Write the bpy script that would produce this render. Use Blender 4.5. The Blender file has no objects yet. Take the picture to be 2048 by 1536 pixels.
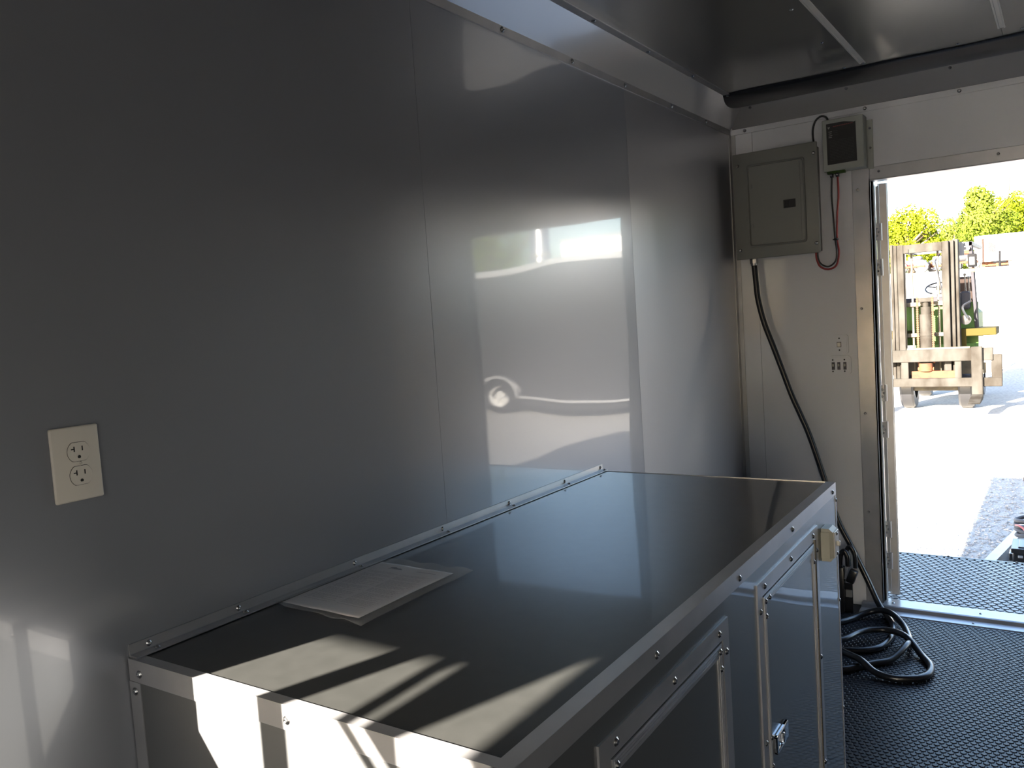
import bpy, bmesh, math, random
from mathutils import Vector, Matrix, noise
R = random.Random(7)
PI = math.pi
SC = bpy.context.scene
COL = SC.collection

# ------------------------------------------------------------------ camera
yaw, pitch, roll = .5927, -.0739, -.0658
fw = Vector((-math.sin(yaw)*math.cos(pitch), math.cos(yaw)*math.cos(pitch), math.sin(pitch)))
r0 = Vector((math.cos(yaw), math.sin(yaw), 0)); u0 = r0.cross(fw)
rt = r0*math.cos(roll) + u0*math.sin(roll)
up = -r0*math.sin(roll) + u0*math.cos(roll)
cd = bpy.data.cameras.new('camera'); cam = bpy.data.objects.new('camera', cd); COL.objects.link(cam)
cam.matrix_world = Matrix(((rt.x, up.x, -fw.x, 1.27), (rt.y, up.y, -fw.y, 0), (rt.z, up.z, -fw.z, 1.34), (0, 0, 0, 1)))
cd.sensor_width = 36; cd.lens = 36*1665/2048; cd.clip_start = .02; cd.clip_end = 600
SC.camera = cam

# ------------------------------------------------------------------ sky, sun, exposure
EL = math.radians(19.6)
sd = Vector((.305*math.cos(EL), .9524*math.cos(EL), -math.sin(EL)))      # direction the light travels
w = bpy.data.worlds.new('sky'); SC.world = w; w.use_nodes = True
nt = w.node_tree; nt.nodes.clear()
sky = nt.nodes.new('ShaderNodeTexSky'); sky.sky_type = 'NISHITA'; sky.sun_disc = False
sky.sun_elevation = EL; sky.sun_rotation = math.atan2(-sd.x, -sd.y)
sky.air_density = 1.0; sky.dust_density = 1.5; sky.ozone_density = 1.0
bg = nt.nodes.new('ShaderNodeBackground'); bg.inputs[1].default_value = .35
wo = nt.nodes.new('ShaderNodeOutputWorld')
nt.links.new(sky.outputs[0], bg.inputs[0]); nt.links.new(bg.outputs[0], wo.inputs[0])
sl = bpy.data.lights.new('sun', 'SUN'); sl.energy = 27.5; sl.angle = math.radians(.53); sl.color = (1, .90, .76)
sun = bpy.data.objects.new('sun', sl); COL.objects.link(sun)
sun.rotation_euler = (-sd).to_track_quat('Z', 'Y').to_euler(); sun.location = (-3, -8, 6)
SC.view_settings.view_transform = 'Standard'; SC.view_settings.look = 'None'
SC.view_settings.exposure = 1.68; SC.view_settings.gamma = 1; SC.view_settings.use_curve_mapping = False
SC.cycles.max_bounces = 14; SC.cycles.diffuse_bounces = 8; SC.cycles.glossy_bounces = 8
SC.cycles.transmission_bounces = 8; SC.cycles.transparent_max_bounces = 16
SC.cycles.use_denoising = True; SC.cycles.sample_clamp_indirect = 12
SC.cycles.caustics_reflective = True; SC.cycles.caustics_refractive = False; SC.cycles.blur_glossy = .3

# ------------------------------------------------------------------ materials
def mat(name, col, rough=.5, metal=0, coat=0, coat_rough=.05, spec=.5, var=None, bump=None, alpha=None, trans=0, wave=None):
    """var=(col2, scale, stretch) colour variation; bump=(scale, strength, dist); wave=(scale, dist) slow sheet undulation"""
    m = bpy.data.materials.new(name); m.use_nodes = True
    n = m.node_tree; b = n.nodes['Principled BSDF']
    b.inputs['Base Color'].default_value = (*col, 1)
    b.inputs['Roughness'].default_value = rough; b.inputs['Metallic'].default_value = metal
    b.inputs['Specular IOR Level'].default_value = spec
    b.inputs['Coat Weight'].default_value = coat; b.inputs['Coat Roughness'].default_value = coat_rough
    if trans: b.inputs['Transmission Weight'].default_value = trans
    if alpha is not None: b.inputs['Alpha'].default_value = alpha
    tc = n.nodes.new('ShaderNodeTexCoord')
    if var:
        mp = n.nodes.new('ShaderNodeMapping'); mp.inputs['Scale'].default_value = var[2]
        ns = n.nodes.new('ShaderNodeTexNoise'); ns.inputs['Scale'].default_value = var[1]; ns.inputs['Detail'].default_value = 5
        rp = n.nodes.new('ShaderNodeValToRGB'); rp.color_ramp.elements[0].position = .35; rp.color_ramp.elements[1].position = .68
        rp.color_ramp.elements[0].color = (*col, 1); rp.color_ramp.elements[1].color = (*var[0], 1)
        n.links.new(tc.outputs['Object'], mp.inputs[0]); n.links.new(mp.outputs[0], ns.inputs[0])
        n.links.new(ns.outputs[0], rp.inputs[0]); n.links.new(rp.outputs[0], b.inputs['Base Color'])
    last = None
    for k, bp in enumerate((wave, bump)):
        if not bp: continue
        ns = n.nodes.new('ShaderNodeTexNoise'); ns.inputs['Scale'].default_value = bp[0]; ns.inputs['Detail'].default_value = 0 if k == 0 else 3
        mp = n.nodes.new('ShaderNodeMapping'); 
        if len(bp) > 3: mp.inputs['Scale'].default_value = bp[3]
        bu = n.nodes.new('ShaderNodeBump'); bu.inputs['Strength'].default_value = bp[1]; bu.inputs['Distance'].default_value = bp[2]
        n.links.new(tc.outputs['Object'], mp.inputs[0]); n.links.new(mp.outputs[0], ns.inputs[0])
        n.links.new(ns.outputs[0], bu.inputs['Height'])
        if last: n.links.new(last.outputs[0], bu.inputs['Normal'])
        last = bu
    if last:
        n.links.new(last.outputs[0], b.inputs['Normal'])
        n.links.new(last.outputs[0], b.inputs['Coat Normal'])
    return m
WAVE = (2.2, 1.0, .0045, (1, 1, 1))
M = dict(
 wall=mat('painted_aluminium_wall', (.30, .315, .35), .28, .34, .60, .03, .3, wave=WAVE),
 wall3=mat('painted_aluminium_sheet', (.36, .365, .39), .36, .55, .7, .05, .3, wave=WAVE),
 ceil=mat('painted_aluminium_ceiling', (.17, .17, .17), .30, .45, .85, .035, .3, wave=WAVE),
 front=mat('painted_front_panel', (.66, .675, .72), .4, 0, .7, .06, .3, wave=WAVE),
 top=mat('charcoal_counter_sheet', (.034, .035, .034), .38, 0, .75, .03, .4, var=((.040, .041, .040), 30, (1, 1, 1)), wave=(1.6, 1, .003, (1, 1, 1))),
 cab=mat('grey_cabinet_sheet', (.11, .115, .12), .35, .2, .45, .03, .4, wave=(3.0, 1, .003, (1, 1, 1))),
 alu=mat('mill_aluminium', (.42, .43, .45), .34, .6, 0, .1, .5, var=((.50, .50, .52), 9, (1, 1, 1))),
 hinge=mat('dull_hinge', (.20, .18, .15), .4, .7),
 rim=mat('pale_wheel_rim', (.55, .55, .55), .3, .25),
 side=mat('grey_side_sheet', (.125, .13, .135), .35, .1, .5, .05, .4),
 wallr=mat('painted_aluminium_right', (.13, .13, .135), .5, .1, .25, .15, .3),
 alud=mat('satin_aluminium', (.42, .42, .425), .36, .6, 0, .1, .5, var=((.36, .36, .365), 9, (1, 1, 1))),
 cove=mat('painted_cove', (.66, .66, .67), .14, .35, .6, .03, .5, wave=(3, 1, .002, (1, 1, 1))),
 flash=mat('dark_glossy_flashing', (.018, .019, .024), .35, 0, .35, .12, .3),
 steel=mat('zinc_screw', (.55, .55, .56), .25, 1),
 chrome=mat('chrome', (.75, .78, .82), .08, 1),
 dark=mat('dark_recess', (.012, .012, .013), .6),
 plate=mat('white_plastic', (.74, .70, .63), .35, 0, 0, .1, .4),
 beige=mat('beige_plastic', (.44, .43, .36), .45),
 box=mat('grey_enamel_box', (.21, .215, .20), .45, bump=(300, .15, .0005)),
 boxl=mat('pale_enamel_box', (.36, .38, .35), .4),
 black=mat('black_rubber', (.014, .014, .016), .32, 0, .2, .2, .5),
 blackp=mat('black_plastic', (.02, .02, .022), .25),
 red=mat('red_wire', (.30, .02, .022), .4),
 floor=mat('black_vinyl_floor', (.009, .0095, .014), .40, 0, .03, .25, .25, var=((.016, .017, .024), 40, (1, 1, 1))),
 deck=mat('black_deck_mat', (.018, .020, .026), .32, 0, .2, .2, .5, var=((.05, .052, .06), 30, (1, 1, 1))),
 paper=mat('paper', (.80, .78, .80), .6),
 ink=mat('print_ink', (.10, .10, .16), .6), inkl=mat('grey_print', (.36, .35, .40), .6),
 label=mat('black_label', (.012, .012, .012), .4), redink=mat('red_print', (.25, .05, .05), .5), whiteink=mat('white_print', (.30, .30, .28), .5), greyink=mat('dim_print', (.045, .045, .045), .5),
 gravel=mat('pale_gravel', (.30, .29, .28), .9, var=((.44, .43, .41), 24, (1, 1, 1)), bump=(60, 1, .02)),
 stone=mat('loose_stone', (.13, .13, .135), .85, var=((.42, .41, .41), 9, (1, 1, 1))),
 mast=mat('weathered_mast_paint', (.034, .032, .029), .8, spec=.1, var=((.015, .0125, .010), 5, (1, 1, .5)), bump=(30, .4, .004)),
 mastd=mat('dirty_mast_steel', (.05, .043, .034), .7, spec=.15, var=((.09, .08, .06), 7, (1, 1, 1))),
 rust=mat('rusty_steel', (.10, .036, .016), .8, spec=.2, var=((.045, .020, .013), 12, (1, 1, 1)), bump=(50, .5, .003)),
 green=mat('green_forklift_paint', (.040, .085, .018), .6, spec=.2, var=((.032, .066, .015), 6, (1, 1, 1))),
 olive=mat('olive_paint', (.030, .024, .005), .8, spec=.1),
 whitep=mat('white_trailer_paint', (.75, .75, .75), .4), greyp=mat('grey_paint', (.10, .10, .11), .6, spec=.2),
 blackt=mat('black_trailer_skin', (.018, .018, .02), .30, 0, .5, .1, .5), silver=mat('silver_tank', (.60, .60, .62), .22, .9),
 lens=mat('lamp_lens', (.06, .062, .066), .3), postd=mat('dark_grey_paint', (.028, .027, .032), .7, spec=.1), seatm=mat('worn_brown_vinyl', (.018, .012, .010), .8, spec=.1), stripe=mat('brown_stripe', (.022, .014, .012), .8, spec=.1), vent=mat('grey_vent', (.036, .036, .038), .8, spec=.1), pole=mat('dull_black', (.006, .006, .007), .8, spec=.1), orange=mat('orange_marker', (.45, .17, .05), .4),
 trunk=mat('bark', (.07, .05, .035), .9), hill=mat('far_hill', (.10, .15, .06), .9, var=((.20, .22, .12), .2, (1, 1, 1))),
 leaf=mat('yellow_green_leaf', (.075, .105, .0035), .8, spec=.05, var=((.13, .155, .007), .8, (1, 1, 1))),
 leafd=mat('green_leaf', (.055, .084, .007), .8, spec=.05, var=((.10, .13, .015), .8, (1, 1, 1))),
 out=mat('outer_skin', (.5, .5, .5), .4, .3),
)
# clear sleeve
def clear():
    m = bpy.data.materials.new('clear_sleeve'); m.use_nodes = True; n = m.node_tree; n.nodes.clear()
    o = n.nodes.new('ShaderNodeOutputMaterial'); mx = n.nodes.new('ShaderNodeMixShader')
    t = n.nodes.new('ShaderNodeBsdfTransparent'); p = n.nodes.new('ShaderNodeBsdfPrincipled')
    p.inputs['Base Color'].default_value = (.75, .77, .78, 1); p.inputs['Roughness'].default_value = .18
    mx.inputs[0].default_value = .16
    n.links.new(t.outputs[0], mx.inputs[1]); n.links.new(p.outputs[0], mx.inputs[2]); n.links.new(mx.outputs[0], o.inputs[0])
    return m
M['clear'] = clear()

# ------------------------------------------------------------------ helpers
def nb(): return bmesh.new()
def box(bm, x0, x1, y0, y1, z0, z1, bev=0, mx=None, seg=1):
    r = bmesh.ops.create_cube(bm, size=1)
    vs = r['verts']
    for v in vs:
        v.co = Vector(((x0+x1)/2 + v.co.x*(x1-x0), (y0+y1)/2 + v.co.y*(y1-y0), (z0+z1)/2 + v.co.z*(z1-z0)))
    if bev:
        es = list({e for v in vs for e in v.link_edges})
        rr = bmesh.ops.bevel(bm, geom=es, offset=bev, segments=seg, affect='EDGES', profile=.5)
        vs = list({v for f in rr['faces'] for v in f.verts} | {v for v in vs if v.is_valid})
    if mx is not None:
        for v in vs: v.co = mx @ v.co
    return vs
def cyl(bm, p0, p1, r0, r1=None, n=16, caps=True):
    p0 = Vector(p0); p1 = Vector(p1); r1 = r0 if r1 is None else r1
    d = p1-p0; q = d.to_track_quat('Z', 'Y').to_matrix().to_4x4()
    r = bmesh.ops.create_cone(bm, cap_ends=caps, segments=n, radius1=r0, radius2=r1, depth=d.length)
    for v in r['verts']: v.co = (q @ v.co) + (p0+p1)/2
    return r['verts']
def prism(bm, pts, ax, a, b):
    """polygon pts (2D) extruded along axis ax ('x','y','z') from a to b"""
    def P(p, t): return {'x': (t, p[0], p[1]), 'y': (p[0], t, p[1]), 'z': (p[0], p[1], t)}[ax]
    A = [bm.verts.new(P(p, a)) for p in pts]; B = [bm.verts.new(P(p, b)) for p in pts]
    n = len(pts)
    bm.faces.new(A); bm.faces.new(B[::-1])
    for i in range(n): bm.faces.new((A[i], B[i], B[(i+1) % n], A[(i+1) % n]))
    return A+B
def spline(pts, k=8):
    P = [Vector(p) for p in pts]; P = [P[0]*2-P[1]] + P + [P[-1]*2-P[-2]]; out = []
    for i in range(1, len(P)-2):
        for j in range(k):
            t = j/k; a, b, c, d = P[i-1:i+3]
            out.append(.5*((2*b)+(c-a)*t+(2*a-5*b+4*c-d)*t*t+(3*b-a-3*c+d)*t**3))
    return out+[P[-2]]
def tube(bm, pts, r, n=12, k=8, smooth=True):
    S = spline(pts, k) if smooth else [Vector(p) for p in pts]
    rings = []; nrm = None
    for i, p in enumerate(S):
        t = (S[min(i+1, len(S)-1)]-S[max(i-1, 0)]).normalized()
        if nrm is None: nrm = t.orthogonal().normalized()
        nrm = (nrm - t*nrm.dot(t)).normalized(); b = t.cross(nrm)
        rr = r(i/(len(S)-1)) if callable(r) else r
        rings.append([bm.verts.new(p+(nrm*math.cos(2*PI*j/n)+b*math.sin(2*PI*j/n))*rr) for j in range(n)])
    for A, B in zip(rings, rings[1:]):
        for j in range(n): bm.faces.new((A[j], A[(j+1) % n], B[(j+1) % n], B[j]))
    bm.faces.new(rings[0][::-1]); bm.faces.new(rings[-1])
def lathe(bm, prof, c, axis='z', n=24, caps=True):
    """prof = [(r, h)...] revolved about axis through c"""
    c = Vector(c); rings = []
    for r, h in prof:
        ring = []
        for j in range(n):
            a = 2*PI*j/n; u, v = r*math.cos(a), r*math.sin(a)
            ring.append(bm.verts.new(c + Vector({'z': (u, v, h), 'x': (h, u, v), 'y': (v, h, u)}[axis])))
        rings.append(ring)
    for A, B in zip(rings, rings[1:]):
        for j in range(n): bm.faces.new((A[j], A[(j+1) % n], B[(j+1) % n], B[j]))
    if caps and prof[0][0] > 1e-6: bm.faces.new(rings[0][::-1])
    if caps and prof[-1][0] > 1e-6: bm.faces.new(rings[-1])
    if not caps:
        for j in range(n): bm.faces.new((rings[-1][j], rings[-1][(j+1) % n], rings[0][(j+1) % n], rings[0][j]))
def obj(name, bm, m, parent=None, smooth=False, warp=None, kind=None, label=None):
    bmesh.ops.remove_doubles(bm, verts=bm.verts, dist=1e-6)
    if warp:
        for v in bm.verts: v.co = Vector(warp(v.co))
    bmesh.ops.recalc_face_normals(bm, faces=bm.faces)
    me = bpy.data.meshes.new(name); bm.to_mesh(me); bm.free()
    me.materials.append(M[m] if isinstance(m, str) else m)
    if smooth:
        me.polygons.foreach_set('use_smooth', [True]*len(me.polygons))
        me.set_sharp_from_angle(angle=math.radians(38))
    o = bpy.data.objects.new(name, me); COL.objects.link(o)
    if parent: 
        o.parent = parent; o.matrix_parent_inverse = Matrix.Translation(-parent.location) if parent.type == 'EMPTY' else Matrix()
        if parent.type != 'EMPTY': o.matrix_parent_inverse = parent.matrix_basis.inverted()
    if kind: o['kind'] = kind
    if label: o['label'] = label
    return o
def tag(o, label, cat, group=None):
    o['label'] = label; o['category'] = cat
    if group: o['group'] = group
    return o
def thing(name, label, cat, loc=(0, 0, 0), group=None):
    o = bpy.data.objects.new(name, None); o.empty_display_size = .05; COL.objects.link(o); o.location = loc
    return tag(o, label, cat, group)
def struct(name, bm, m, **k):
    o = obj(name, bm, m, **k); o['kind'] = 'structure'; return o
# screws share one mesh; axis gives the way the head points
_sc = {}
def screw_mesh(axis, r=.0052, m='steel'):
    key = (axis, r, m)
    if key not in _sc:
        bm = nb(); s = -1 if axis[0] == '-' else 1; a = axis[-1]
        prof = [(r*1.25, 0), (r*1.25, r*.18), (r, r*.2), (r*.93, r*.5), (r*.62, r*.72), (r*.36, r*.74), (r*.3, r*.35), (.00001, r*.33)]
        lathe(bm, [(p, h*s) for p, h in prof], (0, 0, 0), a, 12)
        bmesh.ops.recalc_face_normals(bm, faces=bm.faces)
        me = bpy.data.meshes.new('screw'); bm.to_mesh(me); bm.free(); me.materials.append(M[m])
        me.polygons.foreach_set('use_smooth', [True]*len(me.polygons))
        _sc[key] = me
    return _sc[key]
def screws(pts, axis, parent, r=.0052, m='steel', name='screw'):
    for p in pts:
        o = bpy.data.objects.new(name, screw_mesh(axis, r, m)); COL.objects.link(o); o.parent = parent
        o.location = Vector(p) - (parent.location if parent.type == 'EMPTY' else Vector())

FY = 3.793      # front wall
CZ = 2.225      # ceiling
RX = 2.15       # right wall
BY = -2.3       # rear wall

# ------------------------------------------------------------------ setting: floor with hexagon relief
bm = nb(); box(bm, -.05, RX+.05, BY-.05, FY+.07, -.06, -.0008)
floor = struct('floor', bm, 'floor')
def hexes(x0, x1, y0, y1, pitch, h, skip=lambda x, y: False, gap=.84):
    bm = nb(); dy = pitch*math.sqrt(3)/2; j = 0; y = y0
    while y < y1:
        x = x0 + (pitch/2 if j % 2 else 0)
        while x < x1:
            if not skip(x, y):
                R1 = pitch/math.sqrt(3)*gap; R2 = R1*.80
                b = [bm.verts.new((x+R1*math.sin(PI/3*k), y+R1*math.cos(PI/3*k), -.0008)) for k in range(6)]
                t = [bm.verts.new((x+R2*math.sin(PI/3*k), y+R2*math.cos(PI/3*k), h)) for k in range(6)]
                bm.faces.new(t)
                for k in range(6): bm.faces.new((b[k], b[(k+1) % 6], t[(k+1) % 6], t[k]))
            x += pitch
        y += dy; j += 1
    return bm
o = obj('hexagon_stud', hexes(.36, RX, .9, 3.70, .0205, .0012, lambda x, y: x < .72 and y < 2.38), 'floor', floor, kind='stuff')

# left wall, with the opening of window_1 behind the camera
bm = nb()
box(bm, -.05, -.004, .18, FY+.05, -.06, 2.32); box(bm, -.05, -.004, BY-.05, -1.6, -.06, 2.32)
box(bm, -.05, -.004, -1.6, .18, -.06, .963); box(bm, -.05, -.004, -1.6, .18, 1.70, 2.32)
wl = struct('wall_left', bm, 'wall')
def panel(x0, x1, y0, y1, z0, z1, parent, m, name='panel', bev=.0004):
    bm = nb(); box(bm, x0, x1, y0, y1, z0, z1, bev); return obj(name, bm, m, parent)
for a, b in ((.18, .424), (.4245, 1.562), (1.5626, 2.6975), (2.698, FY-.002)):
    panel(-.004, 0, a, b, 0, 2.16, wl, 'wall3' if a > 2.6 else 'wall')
panel(-.004, 0, BY, -1.6, 0, 2.16, wl, 'wall'); panel(-.004, 0, -1.6, .18, 0, .963, wl, 'wall'); panel(-.004, 0, -1.6, .18, 1.70, 2.16, wl, 'wall')
# window_1: serving window behind the camera in the left wall: the sun comes through it
bm = nb(); box(bm, -.014, -.004, -.455, -.305, .963, 1.461); window = struct('window_1', bm, 'alu')
bm = nb(); box(bm, -.014, -.006, -1.6, .18, 1.407, 1.434); obj('rail', bm, 'alu', window)
bm = nb(); box(bm, -.014, -.006, -1.11, .18, 1.461, 1.70); obj('upper_panel', bm, 'alu', window)
bm = nb(); box(bm, -.055, -.050, -1.66, .24, .90, .963); box(bm, -.055, -.05, -1.66, .24, 1.70, 1.76); box(bm, -.055, -.05, .18, .24, .963, 1.70); box(bm, -.055, -.05, -1.66, -1.6, .963, 1.70); obj('window_frame', bm, 'alu', window)
# right wall
bm = nb(); box(bm, RX+.004, RX+.05, BY-.05, FY+.05, -.06, 2.32); wr = struct('wall_right', bm, 'wall')
for a, b in ((-2.3, -1.0), (-.998, .30), (.302, 1.45), (1.452, 2.6), (2.602, FY-.002)): panel(RX, RX+.004, a, b, 0, 2.16, wr, 'wallr')
bm = nb(); box(bm, 0, 1.62, BY-.05, BY, -.06, 2.32); box(bm, 2.05, RX, BY-.05, BY, -.06, 2.32); box(bm, 1.62, 2.05, BY-.05, BY, 1.86, 2.32); box(bm, 1.62, 2.05, BY-.05, BY, -.06, -.001); wk = struct('wall_rear', bm, 'wall')  # unseen doorway added in the rear wall to let in fill light
bm = nb(); box(bm, 1.56, 1.62, BY-.055, BY+.003, 0, 1.92); box(bm, 2.05, 2.11, BY-.055, BY+.003, 0, 1.92); box(bm, 1.62, 2.05, BY-.055, BY+.003, 1.86, 1.92); obj('door_frame', bm, 'alu', wk)  # frame of the added rear doorway
# front wall with the doorway of door_1
DX0, DX1, DZ = .585, 1.545, 1.835
bm = nb()
box(bm, 0, DX0, FY+.004, FY+.065, -.06, 2.32); box(bm, DX1, RX, FY+.004, FY+.065, -.06, 2.32); box(bm, DX0, DX1, FY+.004, FY+.065, DZ, 2.32)
box(bm, DX0, DX1, FY+.004, FY+.065, -.06, -.001)
wf = struct('wall_front', bm, 'front')
for x0, x1, z0, z1 in ((.0, .0975, 0, 2.16), (.0985, .513, 0, 2.16), (.5145, 1.61, 1.886, 2.16), (1.615, RX, 0, 2.16)):
    panel(x0, x1, FY, FY+.004, z0, z1, wf, 'front')
# ceiling panels with joints
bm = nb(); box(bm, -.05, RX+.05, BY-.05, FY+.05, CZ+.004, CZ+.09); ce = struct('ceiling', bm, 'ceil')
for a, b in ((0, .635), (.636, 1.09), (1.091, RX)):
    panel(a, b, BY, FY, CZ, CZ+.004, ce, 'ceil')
screws([(.584, 2.658, CZ), (.577, 3.063, CZ), (.568, 3.452, CZ), (.952, 3.455, CZ), (1.15, 3.43, CZ), (.584, 2.25, CZ), (1.14, 3.03, CZ), (1.14, 2.63, CZ), (1.55, 3.44, CZ)], '-z', ce)
# outer trailer shell (roof cap) so the body casts its real shadow
bm = nb(); box(bm, -.07, RX+.07, BY-.07, FY+.07, CZ+.095, CZ+.12, .01); obj('roof_cap', bm, 'out', ce)
bm = nb(); box(bm, .0, RX, BY, FY, -.12, -.061); struct('trim_9', bm, 'out')
# trim_1: cove along the left wall
c0 = .085
def cove(pf, a, b, ax, name, m):
    bm = nb(); prism(bm, pf, ax, a, b); return struct(name, bm, m)
t1 = cove([(.0, 2.118), (.004, 2.118), (.005, 2.141), (c0, 2.2215), (c0+.026, 2.2225), (c0+.026, CZ), (c0, CZ), (.0, 2.147)], BY, FY-.012, 'y', 'trim_1', 'cove')
bm = nb(); box(bm, .0, .0052, BY, FY-.014, 2.117, 2.1405); obj('wall_flange', bm, 'alud', t1)
bm = nb(); box(bm, c0+.002, c0+.028, BY, FY-.1, 2.2205, CZ); obj('ceiling_flange', bm, 'alud', t1)
screws([(.0055, y, 2.13) for y in (1.18, 1.561, 1.944, 2.327, 2.697, 3.106, 3.473)], 'x', t1, .0065)
screws([(.1, y, 2.2205) for y in (1.53, 1.92, 2.30, 2.693, 3.09, 3.48)], '-z', t1, .006)
# trim_2: cove along the front wall
pf = [(FY, 2.141), (FY-.005, 2.141), (FY-.085, 2.2165), (FY-.085, CZ), (FY-.08, CZ), (FY, 2.147)]
t2 = cove(pf, .012, RX, 'x', 'trim_2', 'cove')
for v in t2.data.vertices: pass
bm = nb(); box(bm, 0, RX, FY-.005, FY, 2.116, 2.1405, .0008); obj('wall_flange', bm, 'front', t2)
screws([(x, FY-.005, 2.129) for x in (.068, .575, .923, 1.27, 1.62, 1.97)], '-y', t2, .006)
screws([(x, FY-.08, 2.207) for x in (.12, .52, .90, 1.28)], '-y', t2, .005)
# trim_3: loose dark flashing on the ceiling in front of the front wall
bm = nb(); rows = []
for i in range(45):
    x = .012 + (RX-.012)*i/44; row = []
    for j in range(9):
        s = j/8; wv = .010*math.sin(x*5.2+.4)+.006*math.sin(x*11)
        y = FY-.085 - s*(.235+wv); z = CZ-.009+.008*s - (.013+.006*math.sin(x*4.1+1))*math.sin(PI*s)
        row.append(bm.verts.new((x, y, z)))
    rows.append(row)
for A, B in zip(rows, rows[1:]):
    for j in range(8): bm.faces.new((A[j], A[j+1], B[j+1], B[j]))
t3 = struct('trim_3', bm, 'flash', smooth=True)
sm = t3.modifiers.new('s', 'SOLIDIFY'); sm.thickness = .001
# corner trims and ceiling strips
bm = nb(); prism(bm, [(0, FY), (0, FY-.03), (.003, FY-.03), (.004, FY-.005), (.022, FY-.004), (.022, FY)], 'z', 0, 2.12); struct('trim_4', bm, 'alud')
def strip(name, x0, x1, y0, y1):
    bm = nb(); prism(bm, [(x0, CZ), (x0+.001, CZ-.0025), (x0+.006, CZ-.003), (x0+.007, CZ-.001), (x1-.007, CZ-.001), (x1-.006, CZ-.003), (x1-.001, CZ-.0025), (x1, CZ)], 'y', y0, y1)
    return struct(name, bm, 'plate')
s1 = strip('trim_5', .624, .648, BY, 3.44); screws([(.640, 3.43, CZ-.003)], '-z', s1, .004)
strip('trim_6', 1.080, 1.105, BY, 3.37)
# jamb and header trim of the front doorway
bm = nb(); box(bm, .514, DX0, FY-.0035, FY, .02, DZ+.05, .0008); jt = struct('trim_7', bm, 'alu')
bm = nb(); box(bm, DX0-.006, DX0, FY-.0035, FY+.075, .02, DZ+.004, .0008); obj('jamb_return', bm, 'alud', jt)
bm = nb(); box(bm, DX0, DX0+.005, FY+.045, FY+.075, .02, DZ, .0005); obj('door_stop', bm, 'alu', jt)
bm = nb(); box(bm, DX0+.0005, DX1+.05, FY-.0042, FY, DZ, DZ+.05, .0008); obj('header_face', bm, 'alu', jt)
bm = nb(); box(bm, DX0, DX1, FY-.0035, FY+.075, DZ-.004, DZ, .0008); obj('header_return', bm, 'alu', jt)
bm = nb(); box(bm, DX1, DX1+.07, FY-.0035, FY, .02, DZ, .0008); box(bm, DX1, DX1+.005, FY-.0035, FY+.075, .02, DZ, .0008); obj('right_jamb', bm, 'alu', jt)
screws([(.535, FY-.0035, z) for z in (1.80, 1.30, .85, .42, .1)], '-y', jt, .0045)
screws([(x, FY-.0035, DZ+.03) for x in (.62, 1.05, 1.40)], '-y', jt, .0045)
bm = nb(); prism(bm, [(FY-.095, -.001), (FY-.09, .004), (FY-.045, .006), (FY-.035, .019), (FY-.028, .022), (FY+.062, .022), (FY+.068, .016), (FY+.068, -.001)], 'x', .50, DX1+.06)
sill = struct('trim_8', bm, 'alu'); screws([(x, FY+.01, .022) for x in (.62, .95, 1.3)], 'z', sill, .005)
screws([(x, FY-.068, .006) for x in (.6, .93, 1.27)], 'z', sill, .004)

# door_1: outward opened door leaf, seen almost edge on, with its strap hinges
dl = bpy.data.objects.new('door_1', None); COL.objects.link(dl); dl['kind'] = 'structure'; dl.location = (.622, FY+.088, .04)
ang = math.atan2(-(.622-.462), .865)
mxl = Matrix.Translation((.618, FY+.085, 0)) @ Matrix.Rotation(-ang, 4, 'Z')
bm = nb(); box(bm, -.012, .012, .02, .86, .05, 1.82, .002, mxl); obj('leaf', bm, 'whitep', dl)
bm = nb(); box(bm, -.016, .016, 0, .024, .035, 1.825, .002, mxl); obj('edge_channel', bm, 'alud', dl)
bm = nb(); box(bm, -.020, -.015, .004, .035, .035, 1.825, 0, mxl); box(bm, .015, .019, .004, .03, .035, 1.825, 0, mxl); obj('edge_lip', bm, 'alud', dl)
bm = nb(); box(bm, .590, .6035, FY+.076, FY+.082, .05, 1.815, .001); obj('hinge_stile', bm, 'alud', dl)
for z in (1.62, 1.47, .93, .77, .33, .19):
    bm = nb(); box(bm, .588, .612, FY+.070, FY+.076, z-.035, z+.035, .001); cyl(bm, (.607, FY+.073, z-.036), (.607, FY+.073, z+.036), .006, n=10)
    h = obj('hinge', bm, 'alu', dl, smooth=True)
    for dx, dz in ((.593, .015), (.599, .0), (.593, -.015)):
        o = bpy.data.objects.new('screw', screw_mesh('-y', .0036)); COL.objects.link(o); o.parent = h; o.location = Vector((dx, FY+.070, z+dz))-Vector(h.matrix_parent_inverse.translation)*0
        o.matrix_parent_inverse = Matrix()

# ------------------------------------------------------------------ counter cabinet
CT = .842
def wp(c): return (c.x*(1.0275-.0167*(c.y-.72)), c.y, c.z)       # the carcass is a touch out of square
Y0, Y1, FX = .723, 2.372, .727
cab = thing('counter_cabinet', 'long grey metal-clad counter cabinet with aluminium edging along the left wall', 'cabinet', (.37, 1.55, 0))
def cp(name, bm, m, parent=cab, **k): return obj(name, bm, m, parent, warp=wp, **k)
bm = nb(); box(bm, .002, FX-.004, Y0+.004, Y1-.004, .0, CT-.013); cp('carcass', bm, 'cab')
bm = nb(); box(bm, .002, FX-.002, Y0+.002, Y1-.002, CT-.012, CT-.0016); cp('countertop', bm, 'top')
bm = nb(); box(bm, .003, FX-.003, Y0+.0015, Y0+.004, .0, CT-.03); cp('side_panel', bm, 'side')
bm = nb(); box(bm, FX-.004, FX-.0015, Y0+.003, Y1-.003, .0, CT-.03); cp('front_panel', bm, 'cab')
def angle(name, pf, ax, a, b, m='alu'):
    bm = nb(); prism(bm, pf, ax, a, b); return cp(name, bm, m)
tk = .0016
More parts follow.
